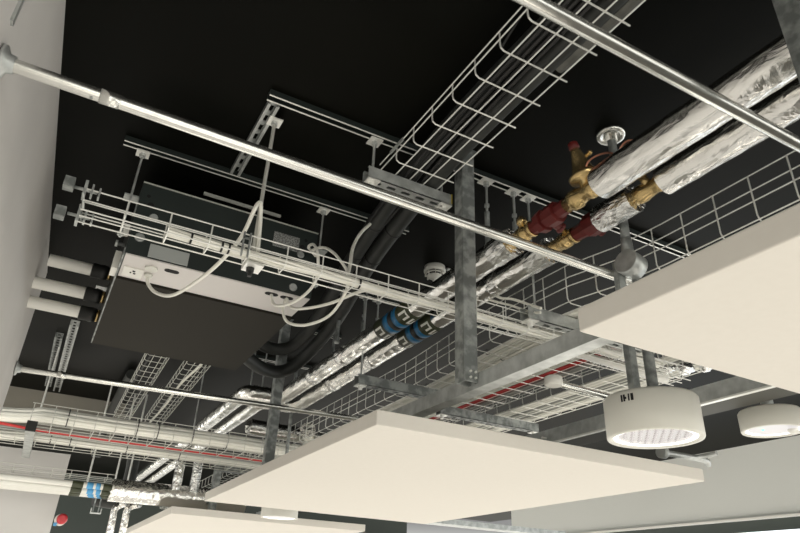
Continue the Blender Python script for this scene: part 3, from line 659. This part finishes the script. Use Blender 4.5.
# looping white cables at the unit
cable([(.152, 2.01, .895), (.155, 1.99, .86), (.18, 1.93, .81), (.22, 1.86, .785), (.26, 1.74, .79), (.29, 1.60, .80), (.315, 1.50, .84), (.325, 1.45, .90), (.333, 1.45, .925), (.342, 1.46, .932), (.350, 1.475, .91), (.355, 1.48, .87), (.36, 1.482, .80)], .0055, 'cable', 'white cable looping from left of air unit underside up over the narrow tray')
cable([(.538, 1.93, .898), (.545, 1.90, .85), (.57, 1.82, .83), (.60, 1.76, .85), (.615, 1.72, .89), (.605, 1.70, .96), (.60, 1.74, 1.02), (.61, 1.82, 1.05), (.665, 1.90, 1.08)], .005, 'cable', 'white cable from left grommet curling up round right corner of air unit')
cable([(.592, 1.93, .898), (.605, 1.90, .855), (.63, 1.82, .83), (.67, 1.72, .82), (.70, 1.62, .82), (.70, 1.54, .80), (.70, 1.48, .78)], .005, 'cable', 'white cable from right grommet swinging up into the narrow tray')
cable([(.592, 1.935, .898), (.585, 1.93, .85), (.60, 1.90, .80), (.64, 1.82, .775), (.68, 1.72, .79), (.685, 1.62, .86), (.66, 1.66, .95), (.64, 1.74, 1.02), (.63, 1.83, 1.05), (.66, 1.88, 1.06)], .005, 'cable', 'lowest white cable loop hanging below right end of air unit')
cable([(0.624, 1.498, 0.790), (0.657, 1.557, 0.880), (0.683, 1.608, 0.970), (0.719, 1.643, 1.050), (0.767, 1.675, 1.120)], .0055, 'cable', 'white cable rising from narrow tray to the black lagged pipes')

# ---------------------------------------------------------------- cream panels
def raft(o, a, L_, Wd, label, th=.040, tilt=(0, 0)):
    o = Vector(o); u = Vector((math.cos(a), math.sin(a), tilt[0])); v = Vector((-math.sin(a), math.cos(a), tilt[1]))
    b = MB(); n = 4; rr = .002
    b.obox(o, u*Wd, v*L_, Vector((0, 0, th)))
    ob = b.build('ceiling_raft', 'cream')
    bv = ob.modifiers.new('bevel', 'BEVEL'); bv.width = .0025; bv.segments = 2
    return tag(ob, label, 'acoustic panel')
raft((.7083, 1.4252, .3865), -.0071, 1.7955, 1.2, 'large cream suspended panel in the middle, nearest corner pointing up', tilt=(-.0025, -.0029))
raft((.688, -.51, .385), 0, 1.198, 1.3, 'large cream suspended panel at right edge of the view')
raft((.71, 3.93, .383), -.01, 1.8, 1.2, 'cream suspended panel low at the bottom left behind middle panel')

# ---------------------------------------------------------------- round lights
def roundlight(x, y, h, r, ht, label, detail=True, lensmat='lens'):
    t = thing('round_downlight', x, y, h, label, 'light')
    piece('housing', 'lamp', t, lambda b: b.lathe((x, y, h), (0, 0, 1), [(.02, r*.80), (.004, r*.86), (0, r*.90), (0, r*.985), (.003, r), (ht-.006, r), (ht, r-.004), (ht, 0)], 56, caps=False))
    piece('lit_rim', 'ring', t, lambda b: b.lathe((x, y, h+.0035), (0, 0, 1), [(0, r*.885), (0, r*.80), (.003, r*.76)], 48, caps=False))
    piece('lens', 'prism' if detail else 'lens', t, lambda b: b.lathe((x, y, h+.008), (0, 0, 1), [(0, r*.78), (.004, r*.4), (.006, .001)], 40))
    if detail:
        def grid(b):
            s_ = .012; k = int(r*.7/s_)
            for i in range(-k, k+1):
                for j in range(-k, k+1):
                    if (i*i+j*j)*s_*s_ < (r*.68)**2 and (i+j) % 2 == 0:
                        b.lathe((x+i*s_, y+j*s_, h+.0085), (0, 0, -1), [(0, .0055), (.004, .001)], 4, False, PI/4)
        piece('prism_grid', 'lens', t, grid)
    return t
t = roundlight(1.250, 1.040, .36, .109, .096, 'large round white light hanging between right and middle panels')
aa = math.atan2(-1.155-.0, -1.10)
def marks(b):
    for da, w, z0, z1 in ((-.30, .004, .078, .094), (-.24, .004, .078, .094), (-.20, .003, .083, .088), (-.13, .003, .078, .094), (-.07, .006, .078, .094)):
        a = aa-.42+da*1.0
        p = Vector((1.250+math.cos(a)*.1087, 1.040+math.sin(a)*.1087, .35+z0)); tg = Vector((-math.sin(a), math.cos(a), 0))
        b.obox(p, tg*w, Vector((math.cos(a), math.sin(a), 0))*.0012, Vector((0, 0, z1-z0)))
piece('vent_marks', 'gap', t, marks)
t = roundlight(1.73, 1.045, .45, .080, .056, 'smaller round white light with sensor at right edge', detail=False)
piece('sensor_dome', 'white', t, lambda b: b.lathe((1.755, 1.005, .452), (0, 0, -1), [(0, .014), (.008, .013), (.012, .006)], 16))
piece('green_indicator', 'led', t, lambda b: b.lathe((1.70, 1.055, .452), (0, 0, -1), [(0, .004), (.002, .003)], 10))
roundlight(1.215, 3.57, .375, .100, .105, 'round white light at the bottom between middle and lower-left panels', detail=False)
tag(MB().tube([(1.215, 3.57, .48), (1.215, 3.57, CEIL)], .010, 12).build('lamp_drop_tube', 'dgalv'), 'slim grey tube dropping to the round light at the bottom, left of middle panel', 'tube')
post2 = thing('lamp_drop_strut', 1.20, 1.07, .472, 'flat grey strut rising from large round light, left of its tube', 'strut')
piece('channel', 'dgalv', post2, lambda b: (b.box(1.213, 1.216, 1.05, 1.068, .456, .83), b.box(1.216, 1.236, 1.05, 1.053, .456, .83), b.box(1.216, 1.236, 1.065, 1.068, .456, .83)))
tag(MB().tube([(1.268, 1.04, .456), (1.268, 1.04, .83)], .0135, 16).build('lamp_drop_tube', 'dgalv'), 'round grey tube rising from large round light', 'tube')
tag(MB().tube([(1.73, 1.045, .506), (1.73, 1.045, .84)], .0165, 16).build('lamp_drop_tube', 'galv'), 'round grey tube rising from the smaller light at right', 'tube')
# small conduit with box between beam and large light
t = thing('conduit_drop', 1.25, 1.41, .60, 'pale conduit stub with round box between beam and large light', 'conduit')
piece('tube', 'conduit', t, lambda b: b.tube([(1.30, 1.41, .60), (1.60, 1.43, .60)], .010, 14))
piece('round_box', 'white', t, lambda b: b.lathe((1.285, 1.41, .588), (0, 0, 1), [(0, .024), (.002, .027), (.026, .027), (.03, .02)], 20))
# white conduit crossing trays right of the beam
tag(MB().tube([(1.45, 1.53, .775), (1.98, 1.56, .775)], .014, 14).build('pipe', 'white'), 'white pipe crossing above the end of central beam toward round light', 'pipe')
t = thing('foil_fitting', 2.05, 1.50, .80, 'cluster of small crumpled foil and metal fittings above large round light', 'fitting')
for (x, y, h, r) in ((1.98, 1.50, .80, .022), (2.03, 1.53, .81, .018), (2.08, 1.48, .82, .02), (1.94, 1.54, .80, .017)):
    piece('fitting', 'foil2', t, lambda b: b.lathe((x, y, h), (.7, -.5, .2), [(0, r*.6), (.01, r), (.03, r), (.035, r*.7), (.05, r*.7)], 12))
# small clip and white elbow behind large light
t = thing('conduit_elbow', 1.9, 1.46, .455, 'grey conduit elbow with round clip behind and below large round light', 'conduit')
def ell(b):
    b.tube(sm([(1.80, 1.465, .468), (1.92, 1.46, .468), (1.99, 1.46, .466), (2.01, 1.47, .455)]), .010, 12); b.tube(sm([(1.93, 1.46, .468), (1.96, 1.44, .475), (1.97, 1.40, .48)]), .008, 10)
piece('tube', 'galv', t, ell)
piece('clip', 'clear', t, lambda b: b.lathe((1.775, 1.465, .468), (1, 0, 0), [(0, .020), (.02, .020), (.025, .012)], 16))

# ---------------------------------------------------------------- lower-left pipework
foilpipe([(.42, 4.45, .535), (1.25, 4.40, .535)], .066, 'fat foil wrapped pipe at lower left below the cable bundles')
foilpipe([(.79, 4.36, .77), (.79, 4.36, .56)], .030, 'vertical foil drop pipe onto fat foil pipe, left one')
foilpipe([(.90, 4.36, .77), (.90, 4.36, .56)], .030, 'vertical foil drop pipe onto fat foil pipe, right one', m='foil2')
for i, (dy, dz) in enumerate(((-.055, .012), (-.015, -.012), (.03, -.02), (.075, -.022))):
    y = 4.42+dy; h = .525+dz
    p = thing('white_pipe', -.9, y, h, 'white pipe with pale blue band in the low left group, %s from the front' % ('first', 'second', 'third', 'fourth')[i], 'pipe')
    piece('tube', 'white', p, lambda b: b.tube([(-.9, y, h), (.43, y, h)], .0175, 14))
    for (q0, q1, mm) in ((.20, .26, 'olive'), (.28+.01*i, .315+.01*i, 'blue2'), (.33+.01*i, .355+.01*i, 'blue2'), (.37, .42, 'olive')):
        piece('label_band', mm, p, lambda b: b.lathe((q0, y, h), (1, 0, 0), [(0, .0178), (0, .0186), (q1-q0, .0186), (q1-q0, .0178)], 14))
def stub(x, y, label):
    t = thing('foil_wrapped_pipe', x, y, .2, label, 'pipe')
    piece('foil_jacket', 'foil', t, lambda b: b.tube(sm([(x+.06, y-.05, .49), (x+.03, y, .485), (x, y, .455), (x, y, .38), (x, y, .1)], 6), .022, 16, .02))
stub(.50, 4.7, 'slim foil pipe dropping at bottom left, nearer the red sounder')
stub(.575, 4.7, 'slim foil pipe dropping at bottom left, nearer the white panel')
t = thing('cable_bracket', .37, 4.7, .40, 'small metal drop bracket with forked end at bottom left', 'bracket')
piece('arm', 'dgalv', t, lambda b: (b.box(.355, .362, 4.51, 4.52, .41, .51), b.box(.385, .392, 4.51, 4.52, .41, .51)))
piece('fork', 'galv', t, lambda b: (b.box(.345, .405, 4.49, 4.53, .40, .405), b.box(.345, .349, 4.49, 4.53, .405, .43), b.box(.401, .405, 4.49, 4.53, .405, .43)))
lag([(.37, 4.3, 1.22), (.37, 4.75, 1.20), (.36, 5.1, 1.12), (.35, 5.25, 1.0), (.35, 5.27, .85)], .032, 'drubber', 'black lagged pipe curving down behind left ladder tray')
lag([(.45, 5.30, 1.02), (.58, 5.24, .92), (.61, 5.25, .80), (.60, 5.26, .62), (.55, 5.2, .55), (.4, 5.15, .55)], .045, 'drubber', 'black lagged bend at lower left below cable bundles')
rod(.485, 4.95, .60, CEIL, 'pale slanting rod below the left cable bundles, nearer wall', r=.006, washer=False, nut=True, m='wire')
rod(.30, 4.7, .60, CEIL, 'pale rod in front of grey wall edge at lower left', r=.006, washer=False, nut=False, m='wire')
rod(.56, 4.9, .60, CEIL, 'pale rod with nut beside black lagged bend at lower left', r=.006, washer=False, nut=True, m='wire')
t = thing('grey_duct_post', .965, 4.38, .40, 'plain grey post behind corner of middle panel at lower left', 'post')
piece('channel', 'dgalv', t, lambda b: b.box(1.0, 1.045, 4.3, 4.34, .42, .78))
piece('cross_bar', 'dgalv', t, lambda b: b.box(1.045, 1.7, 4.3, 4.34, .70, .735))
tray('far mesh tray glimpsed behind grey post at lower left', 'y', 4.4, 7.0, 1.15, 1.35, .72, .06, floor=4, m='dwire')
# red sounder at bottom left
t = thing('fire_sounder', .19, 4.97, .36, 'red and white alarm sounder at bottom left by white wall edge', 'alarm')
piece('base', 'white', t, lambda b: b.lathe((.215, 4.985, .385), (0, -1, 0), [(0, .036), (.02, .036), (.025, .032)], 24))
piece('body', 'redalarm', t, lambda b: b.lathe((.222, 4.96, .388), (0, -1, 0), [(0, .031), (.03, .033), (.05, .028), (.055, .018)], 24))
piece('tape', 'blue2', t, lambda b: b.box(.180, .20, 4.955, 4.965, .345, .365))
# vent boxes glimpsed above the third panel
tag(MB().box(1.9, 4.2, 4.6, 4.75, .56, .60).build('steel_beam', 'galv'), 'pale steel ledge glimpsed low between middle panel and bottom edge', 'beam')
